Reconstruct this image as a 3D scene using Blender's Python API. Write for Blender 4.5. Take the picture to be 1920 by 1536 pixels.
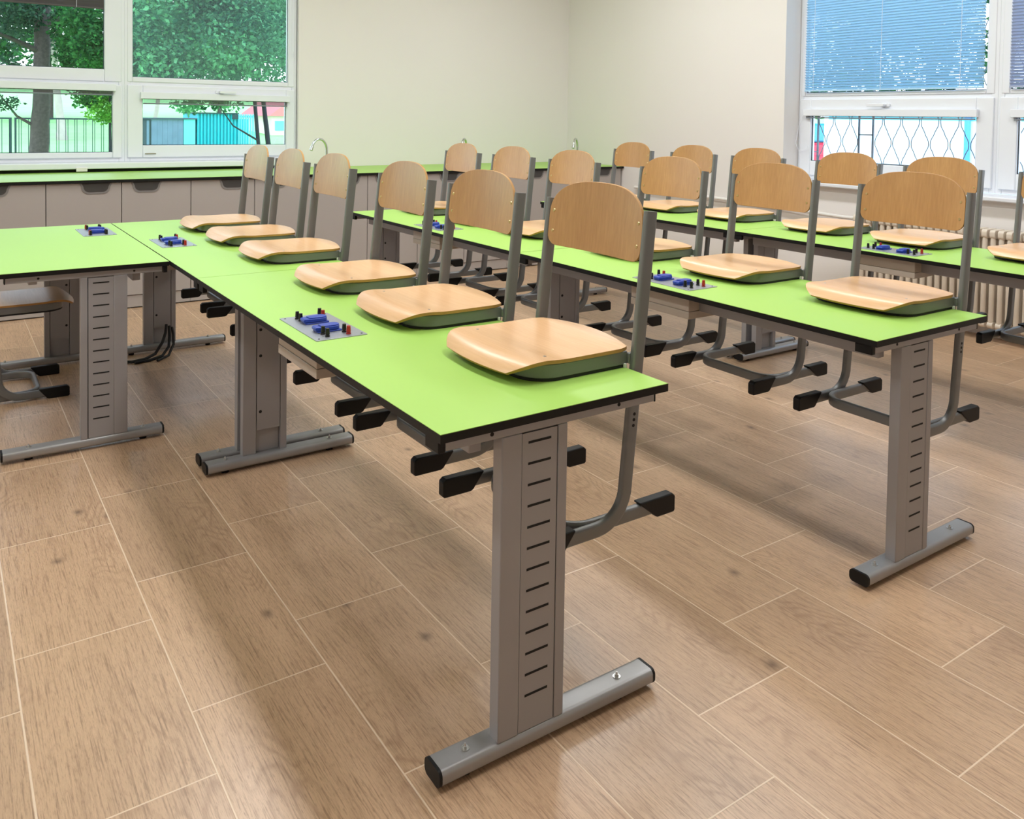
import bpy, math, random
from mathutils import Vector, Matrix
R = math.radians
for o in list(bpy.data.objects): bpy.data.objects.remove(o)
scn = bpy.context.scene
COL = scn.collection

# ---------------------------------------------------------------- camera
F_PX, PX, PY, EYE = 1589.86, 964.75, 274.4, 1.3408
yaw, pitch, roll = 0.60011, 0.03346, -0.01516
fw = Vector((math.sin(yaw)*math.cos(pitch), math.cos(yaw)*math.cos(pitch), -math.sin(pitch)))
rt = Vector((math.cos(yaw), -math.sin(yaw), 0))
dn = fw.cross(rt)
rt2 = rt*math.cos(roll) + dn*math.sin(roll)
dn2 = -rt*math.sin(roll) + dn*math.cos(roll)
cam = bpy.data.cameras.new('camera')
cam.sensor_width = 36
cam.lens = F_PX/1920*36
cam.shift_x = (960-PX)/1920
cam.shift_y = (PY-768)/1920
cam.clip_start = 0.05
cam.clip_end = 300
co = bpy.data.objects.new('camera', cam)
COL.objects.link(co)
m = Matrix((rt2, -dn2, -fw)).transposed().to_4x4()
m.translation = Vector((0, 0, EYE))
co.matrix_world = m
scn.camera = co

# ---------------------------------------------------------------- light and exposure
scn.view_settings.view_transform = 'Standard'
scn.view_settings.look = 'None'
scn.view_settings.gamma = 1
scn.view_settings.exposure = 0.14
W = bpy.data.worlds.new('overcast sky')
scn.world = W
W.use_nodes = True
wn = W.node_tree
bg = wn.nodes['Background']
tc = wn.nodes.new('ShaderNodeTexCoord')
sep = wn.nodes.new('ShaderNodeSeparateXYZ')
mr = wn.nodes.new('ShaderNodeMapRange')
mr.inputs[1].default_value = -0.05
mr.inputs[2].default_value = 0.7
rampw = wn.nodes.new('ShaderNodeValToRGB')
rampw.color_ramp.elements[0].color = (0.84, 0.93, 1, 1)
rampw.color_ramp.elements[1].color = (0.50, 0.72, 1.0, 1)
wn.links.new(tc.outputs['Generated'], sep.inputs[0])
wn.links.new(sep.outputs[2], mr.inputs[0])
wn.links.new(mr.outputs[0], rampw.inputs[0])
wn.links.new(rampw.outputs[0], bg.inputs[0])
bg.inputs[1].default_value = 3.9

CEIL = 3.3
def lamp(x, y, sx, sy, power, color=(0.98, 0.985, 1.0)):
    l = bpy.data.lights.new('ceiling_panel_light', 'AREA')
    l.shape = 'RECTANGLE'
    l.size = sx
    l.size_y = sy
    l.energy = power
    l.color = color
    o = bpy.data.objects.new('ceiling_panel_light', l)
    COL.objects.link(o)
    o.location = (x, y, CEIL-0.07)
    return o
LAMPS = [(x, y) for y in (1.25, 3.2, 5.0) for x in (-0.9, 1.6, 4.0)]
for lx, ly in LAMPS: lamp(lx, ly, 0.3, 1.2, 19 if lx < 0 else 26)

# ---------------------------------------------------------------- materials
def srgb(r, g, b):
    f = lambda c: c/12.92 if c <= 0.04045 else ((c+0.055)/1.055)**2.4
    return (f(r/255), f(g/255), f(b/255), 1)

class NT:
    def __init__(s, name):
        s.m = bpy.data.materials.new(name)
        s.m.use_nodes = True
        s.t = s.m.node_tree
        s.b = s.t.nodes['Principled BSDF']
        s.out = s.t.nodes['Material Output']
    def n(s, typ, **kw):
        nd = s.t.nodes.new('ShaderNode'+typ)
        for k, v in kw.items(): setattr(nd, k, v)
        return nd
    def l(s, a, b): s.t.links.new(a, b)
    def math(s, op, a, b=None, c=None, clamp=False):
        nd = s.n('Math', operation=op, use_clamp=clamp)
        for i, v in enumerate((a, b, c)):
            if v is None: continue
            if isinstance(v, (int, float)): nd.inputs[i].default_value = v
            else: s.l(v, nd.inputs[i])
        return nd.outputs[0]
    def comb(s, x, y, z):
        nd = s.n('CombineXYZ')
        for i, v in enumerate((x, y, z)):
            if isinstance(v, (int, float)): nd.inputs[i].default_value = v
            else: s.l(v, nd.inputs[i])
        return nd.outputs[0]
    def noise(s, vec, scale=1.0, detail=2.0, rough=0.5, dist=0.0):
        nd = s.n('TexNoise')
        nd.inputs['Scale'].default_value = scale
        nd.inputs['Detail'].default_value = detail
        nd.inputs['Roughness'].default_value = rough
        nd.inputs['Distortion'].default_value = dist
        if vec is not None: s.l(vec, nd.inputs['Vector'])
        return nd.outputs['Fac']
    def mix(s, fac, a, b, mode='MIX'):
        nd = s.n('Mix', data_type='RGBA', blend_type=mode)
        for i, v in ((0, fac), (6, a), (7, b)):
            if isinstance(v, (int, float)): nd.inputs[i].default_value = v
            elif isinstance(v, tuple): nd.inputs[i].default_value = v
            else: s.l(v, nd.inputs[i])
        return nd.outputs[2]
    def ramp(s, fac, stops):
        nd = s.n('ValToRGB')
        cr = nd.color_ramp
        while len(cr.elements) < len(stops): cr.elements.new(0.5)
        for e, (p, c) in zip(cr.elements, stops):
            e.position = p
            e.color = c
        s.l(fac, nd.inputs[0])
        return nd.outputs[0]
    def bump(s, h, strength=0.2, dist=0.01):
        nd = s.n('Bump')
        nd.inputs['Strength'].default_value = strength
        nd.inputs['Distance'].default_value = dist
        s.l(h, nd.inputs['Height'])
        s.l(nd.outputs[0], s.b.inputs['Normal'])

def plain(name, col, rough=0.5, metal=0.0, var=0.04, scale=6.0, spec=0.5, bump=0.0, bscale=300):
    t = NT(name)
    g = t.n('TexCoord')
    f = t.noise(g.outputs['Object'], scale, 3)
    dark = tuple(c*(1-var) for c in col[:3])+(1,)
    lite = tuple(min(1, c*(1+var)) for c in col[:3])+(1,)
    t.l(t.mix(f, dark, lite), t.b.inputs['Base Color'])
    t.b.inputs['Roughness'].default_value = rough
    t.b.inputs['Metallic'].default_value = metal
    t.b.inputs['Specular IOR Level'].default_value = spec
    if bump: t.bump(t.noise(g.outputs['Object'], bscale, 2), bump, 0.001)
    return t.m

M = {}
M['wall'] = plain('cream wall paint', srgb(236, 232, 229), 0.85, var=0.015, scale=1.5, bump=0.05)
M['ceiling'] = plain('white ceiling paint', srgb(245, 243, 238), 0.9)
M['pvc'] = plain('white pvc', srgb(234, 238, 245), 0.35, var=0.01)
M['gasket'] = plain('dark gasket', srgb(35, 40, 46), 0.6)
M['green'] = plain('green laminate', srgb(164, 208, 98), 0.44, var=0.02, scale=3, spec=0.45, bump=0.03, bscale=500)
M['black_edge'] = plain('black compact edge', srgb(13, 12, 12), 0.5, spec=0.3)
M['grey_metal'] = plain('grey powder coat', srgb(158, 156, 158), 0.42, metal=0.25, var=0.03, scale=12)
M['chair_metal'] = plain('chair grey powder coat', srgb(120, 121, 121), 0.38, metal=0.3, var=0.03, scale=12)
M['foot_metal'] = plain('foot silver coat', srgb(158, 157, 157), 0.36, metal=0.4, var=0.04, scale=30)
M['dark_gap'] = plain('dark slot', srgb(20, 19, 18), 0.8)
M['plastic'] = plain('black plastic', srgb(11, 11, 12), 0.5, spec=0.3, bump=0.1, bscale=600)
M['box'] = plain('beige sheet metal', srgb(186, 174, 160), 0.5, var=0.02)
M['zinc'] = plain('zinc bolt', srgb(200, 200, 198), 0.3, metal=0.9)
M['brass'] = plain('brass screw', srgb(214, 190, 140), 0.3, metal=0.8)
M['steel'] = plain('brushed steel plate', srgb(160, 164, 172), 0.38, metal=0.55, var=0.06, scale=25)
M['blue'] = plain('blue plastic', srgb(30, 62, 165), 0.4)
M['red'] = plain('red plastic', srgb(170, 40, 28), 0.4)
M['black_post'] = plain('black post plastic', srgb(16, 16, 17), 0.35)
M['clear'] = plain('pale spacer', srgb(225, 228, 218), 0.4)
M['cabinet'] = plain('greige cabinet laminate', srgb(170, 162, 157), 0.5, var=0.015)
M['cup'] = plain('grey recessed cup', srgb(66, 63, 62), 0.45)
M['cup_rim'] = plain('grey cup rim', srgb(128, 124, 122), 0.4)
M['chrome'] = plain('chrome', srgb(215, 218, 220), 0.12, metal=1.0, var=0.0)
M['radiator'] = plain('cream radiator enamel', srgb(226, 214, 198), 0.4, var=0.03)
M['white_metal'] = plain('white painted pipe', srgb(235, 232, 228), 0.4)
M['grille'] = plain('grey wrought bar', srgb(92, 98, 102), 0.6)
M['wire'] = plain('pale cable', srgb(215, 208, 192), 0.5)
M['rubber'] = plain('black rubber', srgb(18, 18, 18), 0.7)

def wood(name, c0, c1, axis, rough=0.38):
    t = NT(name)
    g = t.n('TexCoord')
    oi = t.n('ObjectInfo')
    s = t.n('SeparateXYZ')
    t.l(g.outputs['Object'], s.inputs[0])
    k = {'x': (6, 140, 140), 'y': (140, 6, 140), 'z': (140, 140, 6)}[axis]
    v = t.comb(t.math('MULTIPLY', s.outputs[0], k[0]), t.math('MULTIPLY', s.outputs[1], k[1]), t.math('ADD', t.math('MULTIPLY', s.outputs[2], k[2]), t.math('MULTIPLY', oi.outputs['Random'], 40.0)))
    k2 = {'x': (2, 9, 9), 'y': (9, 2, 9), 'z': (9, 9, 2)}[axis]
    v2 = t.comb(t.math('MULTIPLY', s.outputs[0], k2[0]), t.math('MULTIPLY', s.outputs[1], k2[1]), t.math('ADD', t.math('MULTIPLY', s.outputs[2], k2[2]), t.math('MULTIPLY', oi.outputs['Random'], 30.0)))
    fine = t.noise(v, 1.0, 4, 0.6)
    wide = t.noise(v2, 1.0, 3, 0.5)
    f = t.math('ADD', t.math('MULTIPLY', fine, 0.55), t.math('MULTIPLY', wide, 0.45))
    col = t.ramp(f, [(0.3, c0), (0.5, tuple((a+b)/2 for a, b in zip(c0, c1))), (0.68, c1)])
    t.l(col, t.b.inputs['Base Color'])
    t.b.inputs['Roughness'].default_value = rough
    t.b.inputs['Coat Weight'].default_value = 0.25
    t.b.inputs['Coat Roughness'].default_value = 0.2
    t.bump(fine, 0.04, 0.001)
    return t.m
M['beech'] = wood('top lit beech plywood seat', srgb(210, 163, 116), srgb(229, 186, 140), 'y')  # same beech as the backrest, lightened for light from above
M['beech_back_shaded'] = wood('shaded beech plywood back', srgb(174, 126, 76), srgb(198, 150, 96), 'z')  # same beech as the seat, darkened for shade on the upright board
M['ply_edge'] = plain('plywood edge', srgb(178, 132, 70), 0.5, var=0.15, scale=60)

def floor_mat():
    t = NT('wood look tiles')
    g = t.n('NewGeometry')
    s = t.n('SeparateXYZ')
    t.l(g.outputs['Position'], s.inputs[0])
    X, Y = s.outputs[0], s.outputs[1]
    TW, TL = 0.3155, 0.631
    kx = t.math('DIVIDE', t.math('SUBTRACT', X, 0.151), TW)
    k = t.math('FLOOR', kx)
    fx = t.math('FRACT', kx)
    off = t.math('ADD', t.math('MULTIPLY', k, TL/3), 0.455)
    my = t.math('DIVIDE', t.math('SUBTRACT', Y, off), TL)
    mm = t.math('FLOOR', my)
    fy = t.math('FRACT', my)
    dx = t.math('MULTIPLY', t.math('SUBTRACT', 0.5, t.math('ABSOLUTE', t.math('SUBTRACT', fx, 0.5))), TW)
    dy = t.math('MULTIPLY', t.math('SUBTRACT', 0.5, t.math('ABSOLUTE', t.math('SUBTRACT', fy, 0.5))), TL)
    d = t.math('MINIMUM', dx, dy)
    grout = t.math('SUBTRACT', 1.0, t.math('DIVIDE', t.math('SUBTRACT', d, 0.0012), 0.0012, clamp=True), clamp=True)
    wnz = t.n('TexWhiteNoise', noise_dimensions='2D')
    t.l(t.comb(k, mm, 0.0), wnz.inputs['Vector'])
    rnd = wnz.outputs['Color']
    rs = t.n('SeparateColor')
    t.l(rnd, rs.inputs[0])
    ra, rb, rc = rs.outputs[0], rs.outputs[1], rs.outputs[2]
    ox = t.math('MULTIPLY', ra, 37.0)
    oy = t.math('MULTIPLY', rb, 53.0)
    lx = t.math('ADD', X, ox)
    ly = t.math('ADD', Y, oy)
    # fibres along y
    fib = t.noise(t.comb(t.math('MULTIPLY', lx, 250.0), t.math('MULTIPLY', ly, 7.0), 0.0), 1.0, 4, 0.65)
    fib2 = t.noise(t.comb(t.math('MULTIPLY', lx, 60.0), t.math('MULTIPLY', ly, 3.0), 3.0), 1.0, 4, 0.6)
    pore = t.noise(t.comb(t.math('MULTIPLY', lx, 340.0), t.math('MULTIPLY', ly, 42.0), 5.0), 1.0, 3, 0.7)
    # cathedral rings
    h = t.noise(t.comb(t.math('MULTIPLY', lx, 3.6), t.math('MULTIPLY', ly, 1.0), 7.0), 1.0, 2.5, 0.55)
    rings = t.math('ADD', t.math('MULTIPLY', t.math('SINE', t.math('ADD', t.math('MULTIPLY', h, 230.0), t.math('MULTIPLY', fib, 2.5))), 0.5), 0.5)
    rings = t.math('POWER', rings, 3.0)
    rmask = t.noise(t.comb(t.math('MULTIPLY', lx, 5.0), t.math('MULTIPLY', ly, 1.6), 11.0), 1.0, 1)
    rmask = t.math('MULTIPLY', t.math('SUBTRACT', rmask, 0.5), 6.0, clamp=True)
    # broad tone
    tone = t.noise(t.comb(t.math('MULTIPLY', lx, 6.0), t.math('MULTIPLY', ly, 1.2), 0.5), 1.0, 3)
    # knots
    vor = t.n('TexVoronoi', voronoi_dimensions='2D')
    vor.inputs['Scale'].default_value = 1.0
    nz = t.noise(t.comb(t.math('MULTIPLY', lx, 30.0), t.math('MULTIPLY', ly, 22.0), 0.0), 1.0, 2)
    t.l(t.comb(t.math('ADD', t.math('MULTIPLY', lx, 2.6), t.math('MULTIPLY', nz, 0.06)), t.math('ADD', t.math('MULTIPLY', ly, 1.7), t.math('MULTIPLY', nz, 0.05)), 0.0), vor.inputs['Vector'])
    kn = t.math('SUBTRACT', 1.0, t.math('DIVIDE', vor.outputs['Distance'], 0.06), clamp=True)
    ks = t.n('SeparateColor')
    t.l(vor.outputs['Color'], ks.inputs[0])
    kn = t.math('MULTIPLY', t.math('MULTIPLY', t.math('POWER', kn, 1.3), 0.85), t.math('GREATER_THAN', ks.outputs[0], 0.55))
    A, B, C = srgb(180, 147, 118), srgb(212, 178, 144), srgb(130, 100, 76)
    base = t.mix(tone, A, B)
    base = t.mix(t.math('MULTIPLY', t.math('SUBTRACT', fib, 0.5), 4.0, clamp=True), base, C)
    base = t.mix(t.math('MULTIPLY', t.math('SUBTRACT', fib2, 0.52), 1.6, clamp=True), base, C)
    base = t.mix(t.math('MULTIPLY', t.math('SUBTRACT', pore, 0.53), 3.2, clamp=True), base, C)
    base = t.mix(t.math('MULTIPLY', t.math('SUBTRACT', 0.44, pore), 2.2, clamp=True), base, srgb(228, 196, 162))
    base = t.mix(t.math('MULTIPLY', t.math('MULTIPLY', rings, rmask), 0.42), base, srgb(146, 112, 86))
    base = t.mix(kn, base, srgb(104, 84, 70))
    hsv = t.n('HueSaturation')
    t.l(base, hsv.inputs['Color'])
    t.l(t.math('ADD', 0.91, t.math('MULTIPLY', rc, 0.18)), hsv.inputs['Value'])
    hsv.inputs['Saturation'].default_value = 1.0
    col = t.mix(t.math('MULTIPLY', grout, 0.85), hsv.outputs[0], srgb(234, 210, 182))
    t.l(col, t.b.inputs['Base Color'])
    t.l(t.math('ADD', 0.24, t.math('MULTIPLY', fib, 0.16)), t.b.inputs['Roughness'])
    t.b.inputs['Specular IOR Level'].default_value = 0.75
    hh = t.math('SUBTRACT', t.math('MULTIPLY', fib, -0.25), grout)
    t.bump(hh, 0.25, 0.0015)
    return t.m
M['floor'] = floor_mat()

def glass_mat(name, haze=0.0, tint=(1, 1, 1, 1)):
    t = NT(name)
    t.t.nodes.remove(t.b)
    tr = t.n('BsdfTransparent')
    tr.inputs[0].default_value = tint
    gl = t.n('BsdfGlossy')
    gl.inputs['Roughness'].default_value = 0.02
    fr = t.n('Fresnel')
    fr.inputs[0].default_value = 1.35
    mx = t.n('MixShader')
    t.l(fr.outputs[0], mx.inputs[0])
    t.l(tr.outputs[0], mx.inputs[1])
    t.l(gl.outputs[0], mx.inputs[2])
    last = mx.outputs[0]
    if haze:
        df = t.n('BsdfTranslucent')
        df.inputs[0].default_value = (0.8, 0.85, 0.9, 1)
        g = t.n('NewGeometry')
        f = t.noise(g.outputs['Position'], 90.0, 4, 0.7)
        mx2 = t.n('MixShader')
        t.l(t.math('MULTIPLY', f, haze*2), mx2.inputs[0])
        t.l(last, mx2.inputs[1])
        t.l(df.outputs[0], mx2.inputs[2])
        last = mx2.outputs[0]
    t.l(last, t.out.inputs[0])
    return t.m
M['glass'] = glass_mat('window glass')
M['glass_dusty'] = glass_mat('dusty window glass', 0.03)

def leaf_mat(name, c0, c1):
    t = NT(name)
    g = t.n('NewGeometry')
    f = t.noise(g.outputs['Position'], 1.3, 2)
    f2 = t.noise(g.outputs['Position'], 9.0, 2)
    ri = g.outputs['Random Per Island']
    big = t.math('MULTIPLY', t.math('SUBTRACT', f, 0.38), 3.0, clamp=True)
    fac = t.math('ADD', t.math('MULTIPLY', big, 0.42), t.math('MULTIPLY', t.math('POWER', ri, 2.2), 0.6), clamp=True)
    col = t.mix(fac, tuple(c*0.45 for c in c0[:3])+(1,), c1)
    t.t.nodes.remove(t.b)
    d = t.n('BsdfDiffuse')
    tl = t.n('BsdfTranslucent')
    mx = t.n('MixShader')
    mx.inputs[0].default_value = 0.35
    t.l(col, d.inputs[0])
    t.l(col, tl.inputs[0])
    t.l(d.outputs[0], mx.inputs[1])
    t.l(tl.outputs[0], mx.inputs[2])
    t.l(mx.outputs[0], t.out.inputs[0])
    return t.m
M['leaf_dark'] = leaf_mat('dark foliage', srgb(38, 84, 56), srgb(92, 156, 84))
M['leaf_mid'] = leaf_mat('green foliage', srgb(54, 122, 92), srgb(140, 210, 150))
M['leaf_light'] = leaf_mat('light foliage', srgb(110, 190, 70), srgb(180, 235, 110))
M['needle'] = leaf_mat('pine needles', srgb(44, 78, 62), srgb(96, 130, 104))
M['bark'] = plain('rough bark', srgb(82, 70, 68), 0.9, var=0.75, scale=22)
M['bark_pale'] = plain('pale bark', srgb(186, 170, 162), 0.9, var=0.2, scale=6)
M['bark_dark'] = plain('dark bark', srgb(44, 44, 52), 0.9, var=0.2, scale=6)
M['grass'] = plain('lawn', srgb(150, 216, 126), 0.95, var=0.25, scale=0.8)
M['fence'] = plain('dark fence bar', srgb(34, 58, 62), 0.6)
M['slats'] = None
def blind_mat(name, c):
    t = NT(name)
    t.t.nodes.remove(t.b)
    d = t.n('BsdfDiffuse')
    tl = t.n('BsdfTranslucent')
    mx = t.n('MixShader')
    mx.inputs[0].default_value = 0.45
    d.inputs[0].default_value = c
    tl.inputs[0].default_value = c
    t.l(d.outputs[0], mx.inputs[1])
    t.l(tl.outputs[0], mx.inputs[2])
    t.l(mx.outputs[0], t.out.inputs[0])
    return t.m
M['slat_backlit'] = blind_mat('white grey slat tinted by blue backlight', srgb(210, 238, 252))  # slats are white-grey; the bluish backlight is mixed into their colour
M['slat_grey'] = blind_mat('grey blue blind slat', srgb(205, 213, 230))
M['slat_dark'] = blind_mat('grey blind slat', srgb(128, 124, 124))
M['rail_grey'] = plain('grey blind rail', srgb(128, 134, 142), 0.4, metal=0.3)

# ---------------------------------------------------------------- mesh building
class MB:
    def __init__(s): s.v = []; s.f = []; s.mi = []; s.cur = 0
    def mat(s, i): s.cur = i; return s
    def add(s, vs, fs):
        b = len(s.v)
        s.v += [tuple(v) for v in vs]
        s.f += [tuple(i+b for i in f) for f in fs]
        s.mi += [s.cur]*len(fs)
        return s
    def box(s, x0, x1, y0, y1, z0, z1):
        vs = [(x0,y0,z0),(x1,y0,z0),(x1,y1,z0),(x0,y1,z0),(x0,y0,z1),(x1,y0,z1),(x1,y1,z1),(x0,y1,z1)]
        return s.add(vs, [(3,2,1,0),(4,5,6,7),(0,1,5,4),(1,2,6,5),(2,3,7,6),(3,0,4,7)])
    def prism(s, pts, axis, a0, a1):
        """closed outline pts (2D) extruded along axis 'x','y' or 'z'"""
        n = len(pts)
        def P(p, a):
            if axis == 'z': return (p[0], p[1], a)
            if axis == 'y': return (p[0], a, p[1])
            return (a, p[0], p[1])
        vs = [P(p, a0) for p in pts]+[P(p, a1) for p in pts]
        fs = [tuple(range(n))[::-1], tuple(range(n, 2*n))]+[(i, (i+1) % n, n+(i+1) % n, n+i) for i in range(n)]
        return s.add(vs, fs)
    def cyl(s, p, d, r, n=16, r2=None):
        p = Vector(p); d = Vector(d)
        a = d.orthogonal().normalized(); b = d.normalized().cross(a)
        r2 = r if r2 is None else r2
        vs = []
        for q, rr in ((p, r), (p+d, r2)):
            for i in range(n):
                t = 2*math.pi*i/n
                vs.append(q+a*rr*math.cos(t)+b*rr*math.sin(t))
        return s.add(vs, [tuple(range(n))[::-1], tuple(range(n, 2*n))]+[(i, (i+1) % n, n+(i+1) % n, n+i) for i in range(n)])
    def sweep(s, path, frames, prof):
        """prof: 2D outline (long axis, short axis); frames: list of (L,S)"""
        n = len(prof); vs = []
        for p, (L, S) in zip(path, frames):
            for a, b in prof: vs.append(Vector(p)+L*a+S*b)
        fs = []
        for i in range(len(path)-1):
            for j in range(n):
                fs.append((i*n+j, i*n+(j+1) % n, (i+1)*n+(j+1) % n, (i+1)*n+j))
        fs.append(tuple(range(n))[::-1]); e = (len(path)-1)*n
        fs.append(tuple(range(e, e+n)))
        return s.add(vs, fs)
    def tube(s, path, r, n=10):
        path = [Vector(p) for p in path]
        rs = r if isinstance(r, (list, tuple)) else [r]*len(path)
        vs = []; up = None
        for i, p in enumerate(path):
            t = (path[min(i+1, len(path)-1)]-path[max(i-1, 0)]).normalized()
            if up is None: up = t.orthogonal().normalized()
            up = (up-t*up.dot(t)).normalized()
            b = t.cross(up)
            for k in range(n):
                a = 2*math.pi*k/n
                vs.append(p+(up*math.cos(a)+b*math.sin(a))*rs[i])
        fs = []
        for i in range(len(path)-1):
            for j in range(n): fs.append((i*n+j, i*n+(j+1) % n, (i+1)*n+(j+1) % n, (i+1)*n+j))
        e = (len(path)-1)*n
        fs += [tuple(range(n))[::-1], tuple(range(e, e+n))]
        return s.add(vs, fs)
    def build(s, name, mats, parent=None, bevel=0.0, seg=2, smooth=True, loc=None):
        me = bpy.data.meshes.new(name)
        me.from_pydata(s.v, [], s.f)
        if not isinstance(mats, (list, tuple)): mats = [mats]
        for mt in mats: me.materials.append(mt)
        me.polygons.foreach_set('material_index', s.mi)
        import bmesh
        bm = bmesh.new(); bm.from_mesh(me)
        bmesh.ops.recalc_face_normals(bm, faces=bm.faces)
        bm.to_mesh(me); bm.free()
        if smooth:
            me.polygons.foreach_set('use_smooth', [True]*len(me.polygons))
            me.set_sharp_from_angle(angle=R(38))
        me.update()
        o = bpy.data.objects.new(name, me)
        COL.objects.link(o)
        if parent is not None: o.parent = parent
        if loc: o.location = loc
        if bevel:
            b = o.modifiers.new('bevel', 'BEVEL')
            b.width = bevel; b.segments = seg; b.limit_method = 'ANGLE'; b.angle_limit = R(40)
            b.harden_normals = False
        return o

def tag(o, label=None, cat=None, group=None, kind=None):
    if label: o['label'] = label
    if cat: o['category'] = cat
    if group: o['group'] = group
    if kind: o['kind'] = kind
    return o
def empty(name, loc, rz=0.0):
    o = bpy.data.objects.new(name, None)
    o.empty_display_size = 0.1
    COL.objects.link(o)
    o.location = loc; o.rotation_euler = (0, 0, rz)
    return o
def copy_tree(o, parent=None):
    c = o.copy(); COL.objects.link(c)
    if parent is not None: c.parent = parent
    for ch in o.children: copy_tree(ch, c)
    return c
def struct(o): o['kind'] = 'structure'; return o
def stadium(L, S, n=6):
    """outline of a flat oval, long axis L, short axis S"""
    r = S/2; h = L/2-r; pts = []
    for i in range(n+1):
        a = -math.pi/2+math.pi*i/n
        pts.append((h+r*math.cos(a), r*math.sin(a)))
    for i in range(n+1):
        a = math.pi/2+math.pi*i/n
        pts.append((-h+r*math.cos(a), r*math.sin(a)))
    return pts
def rrect(x0, x1, y0, y1, r, n=5):
    pts = []
    for cx, cy, a0 in ((x1-r, y1-r, 0), (x0+r, y1-r, 90), (x0+r, y0+r, 180), (x1-r, y0+r, 270)):
        for i in range(n+1):
            a = R(a0+90*i/n)
            pts.append((cx+r*math.cos(a), cy+r*math.sin(a)))
    return pts

# ---------------------------------------------------------------- room shell
XR, YB, XL, YF = 5.53, 7.1, -2.6, -2.8
T = 0.32
struct(MB().box(XL-T, XR+T, YF-T, YB+T, -0.15, 0).build('floor', M['floor'], smooth=False))
struct(MB().box(XL-T, XR+T, YF-T, YB+T, CEIL, CEIL+0.15).build('ceiling', M['ceiling'], smooth=False))
# back wall with window opening x WX0..WX1, z WZ0..WZ1
WX0, WX1, WZ0, WZ1 = -1.75, 2.592, 0.957, 2.75
b = MB()
b.box(WX1, XR+T, YB, YB+T, 0, CEIL).box(XL-T, WX0, YB, YB+T, 0, CEIL)
b.box(WX0, WX1, YB, YB+T, 0, WZ0-0.045).box(WX0, WX1, YB, YB+T, WZ1, CEIL)
struct(b.build('wall_back', M['wall'], smooth=False))
# right wall with window opening
RY0, RY1, RZ0, RZ1 = 0.6, 4.325, 0.86, 2.75
b = MB()
b.box(XR, XR+T, RY1, YB, 0, CEIL).box(XR, XR+T, YF-T, RY0, 0, CEIL)
b.box(XR, XR+T, RY0, RY1, 0, RZ0).box(XR, XR+T, RY0, RY1, RZ1, CEIL)
struct(b.build('wall_right', M['wall'], smooth=False))
struct(MB().box(XL-T, XL, YF-T, YB, 0, CEIL).build('wall_left', M['wall'], smooth=False))
struct(MB().box(XL, XR, YF-T, YF, 0, CEIL).build('wall_front', M['wall'], smooth=False))

# ---------------------------------------------------------------- windows
def ring(b, plane, at0, at1, u0, u1, v0, v1, wu0, wu1, wv0, wv1):
    """rectangular frame in plane 'y' (u=x) or 'x' (u=y); borders wu0,wu1,wv0,wv1"""
    def bx(a, c, d, e):
        if plane == 'y': b.box(a, c, at0, at1, d, e)
        else: b.box(at0, at1, a, c, d, e)
    bx(u0, u0+wu0, v0, v1); bx(u1-wu1, u1, v0, v1)
    bx(u0+wu0, u1-wu1, v0, v0+wv0); bx(u0+wu0, u1-wu1, v1-wv1, v1)
def pane(plane, at, u0, u1, v0, v1, mat, parent):
    b = MB()
    if plane == 'y': b.box(u0, u1, at, at+0.006, v0, v1)
    else: b.box(at, at+0.006, u0, u1, v0, v1)
    return b.build('pane', mat, parent, smooth=False)
def window(n, plane, p, u0, u1, z0, z1, zt, upper, lower, dusty=False):
    """p: inner face of the frame; upper/lower = (u0,u1,v0,v1) clear glass"""
    root = empty('window_%d' % n, ((u0+u1)/2, p, z0) if plane == 'y' else (p, (u0+u1)/2, z0))
    struct(root)
    inv = Matrix.Translation(-root.location)
    def fin(o):
        o.matrix_parent_inverse = inv
        return o
    b = MB(); ring(b, plane, p, p+0.07, u0, u1, z0, z1, 0.04, 0.04, 0.04, 0.05)
    if plane == 'y': b.box(u0+0.04, u1-0.04, p+0.004, p+0.07, zt-0.04, zt+0.04)
    else: b.box(p+0.004, p+0.07, u0+0.04, u1-0.04, zt-0.04, zt+0.04)
    fin(b.build('window_frame', M['pvc'], root, bevel=0.003))
    for nm, g, s0, s1, q in (('upper_sash', upper, zt+0.012, z1-0.03, p-0.004), ('lower_sash', lower, z0+0.03, zt-0.012, p-0.016)):
        b = MB()
        a0, a1 = u0+0.02, u1-0.02
        ring(b, plane, q, q+0.06, a0, a1, s0, s1, g[0]-a0, a1-g[1], g[2]-s0, s1-g[3])
        sash = fin(b.build(nm, M['pvc'], root, bevel=0.006, seg=2))
        b = MB(); ring(b, plane, q+0.022, q+0.03, g[0]-0.001, g[1]+0.001, g[2]-0.001, g[3]+0.001, 0.005, 0.005, 0.005, 0.005)
        b.build('gasket', M['gasket'], sash, smooth=False)
        pane(plane, q+0.032, g[0]-0.01, g[1]+0.01, g[2]-0.01, g[3]+0.01, M['glass_dusty'] if dusty and nm == 'upper_sash' else M['glass'], sash)
    return root, fin
def handle(plane, p, u, z, direction, root, fin):
    b = MB()
    if plane == 'y':
        b.prism(rrect(u-0.034, u+0.034, z-0.014, z+0.014, 0.012), 'y', p-0.012, p)
        b.cyl((u, p-0.012, z), (0, -0.03, 0), 0.011)
        b.prism(rrect(min(u-0.012, u+direction*0.125), max(u+0.012, u+direction*0.125), z-0.011, z+0.011, 0.01), 'y', p-0.056, p-0.04)
    else:
        b.prism(rrect(u-0.034, u+0.034, z-0.014, z+0.014, 0.012), 'x', p-0.012, p)
        b.cyl((p-0.012, u, z), (-0.03, 0, 0), 0.011)
        b.prism(rrect(min(u-0.012, u+direction*0.125), max(u+0.012, u+direction*0.125), z-0.011, z+0.011, 0.01), 'x', p-0.056, p-0.04)
    fin(b.build('window_handle', M['pvc'], root, bevel=0.003))

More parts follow.
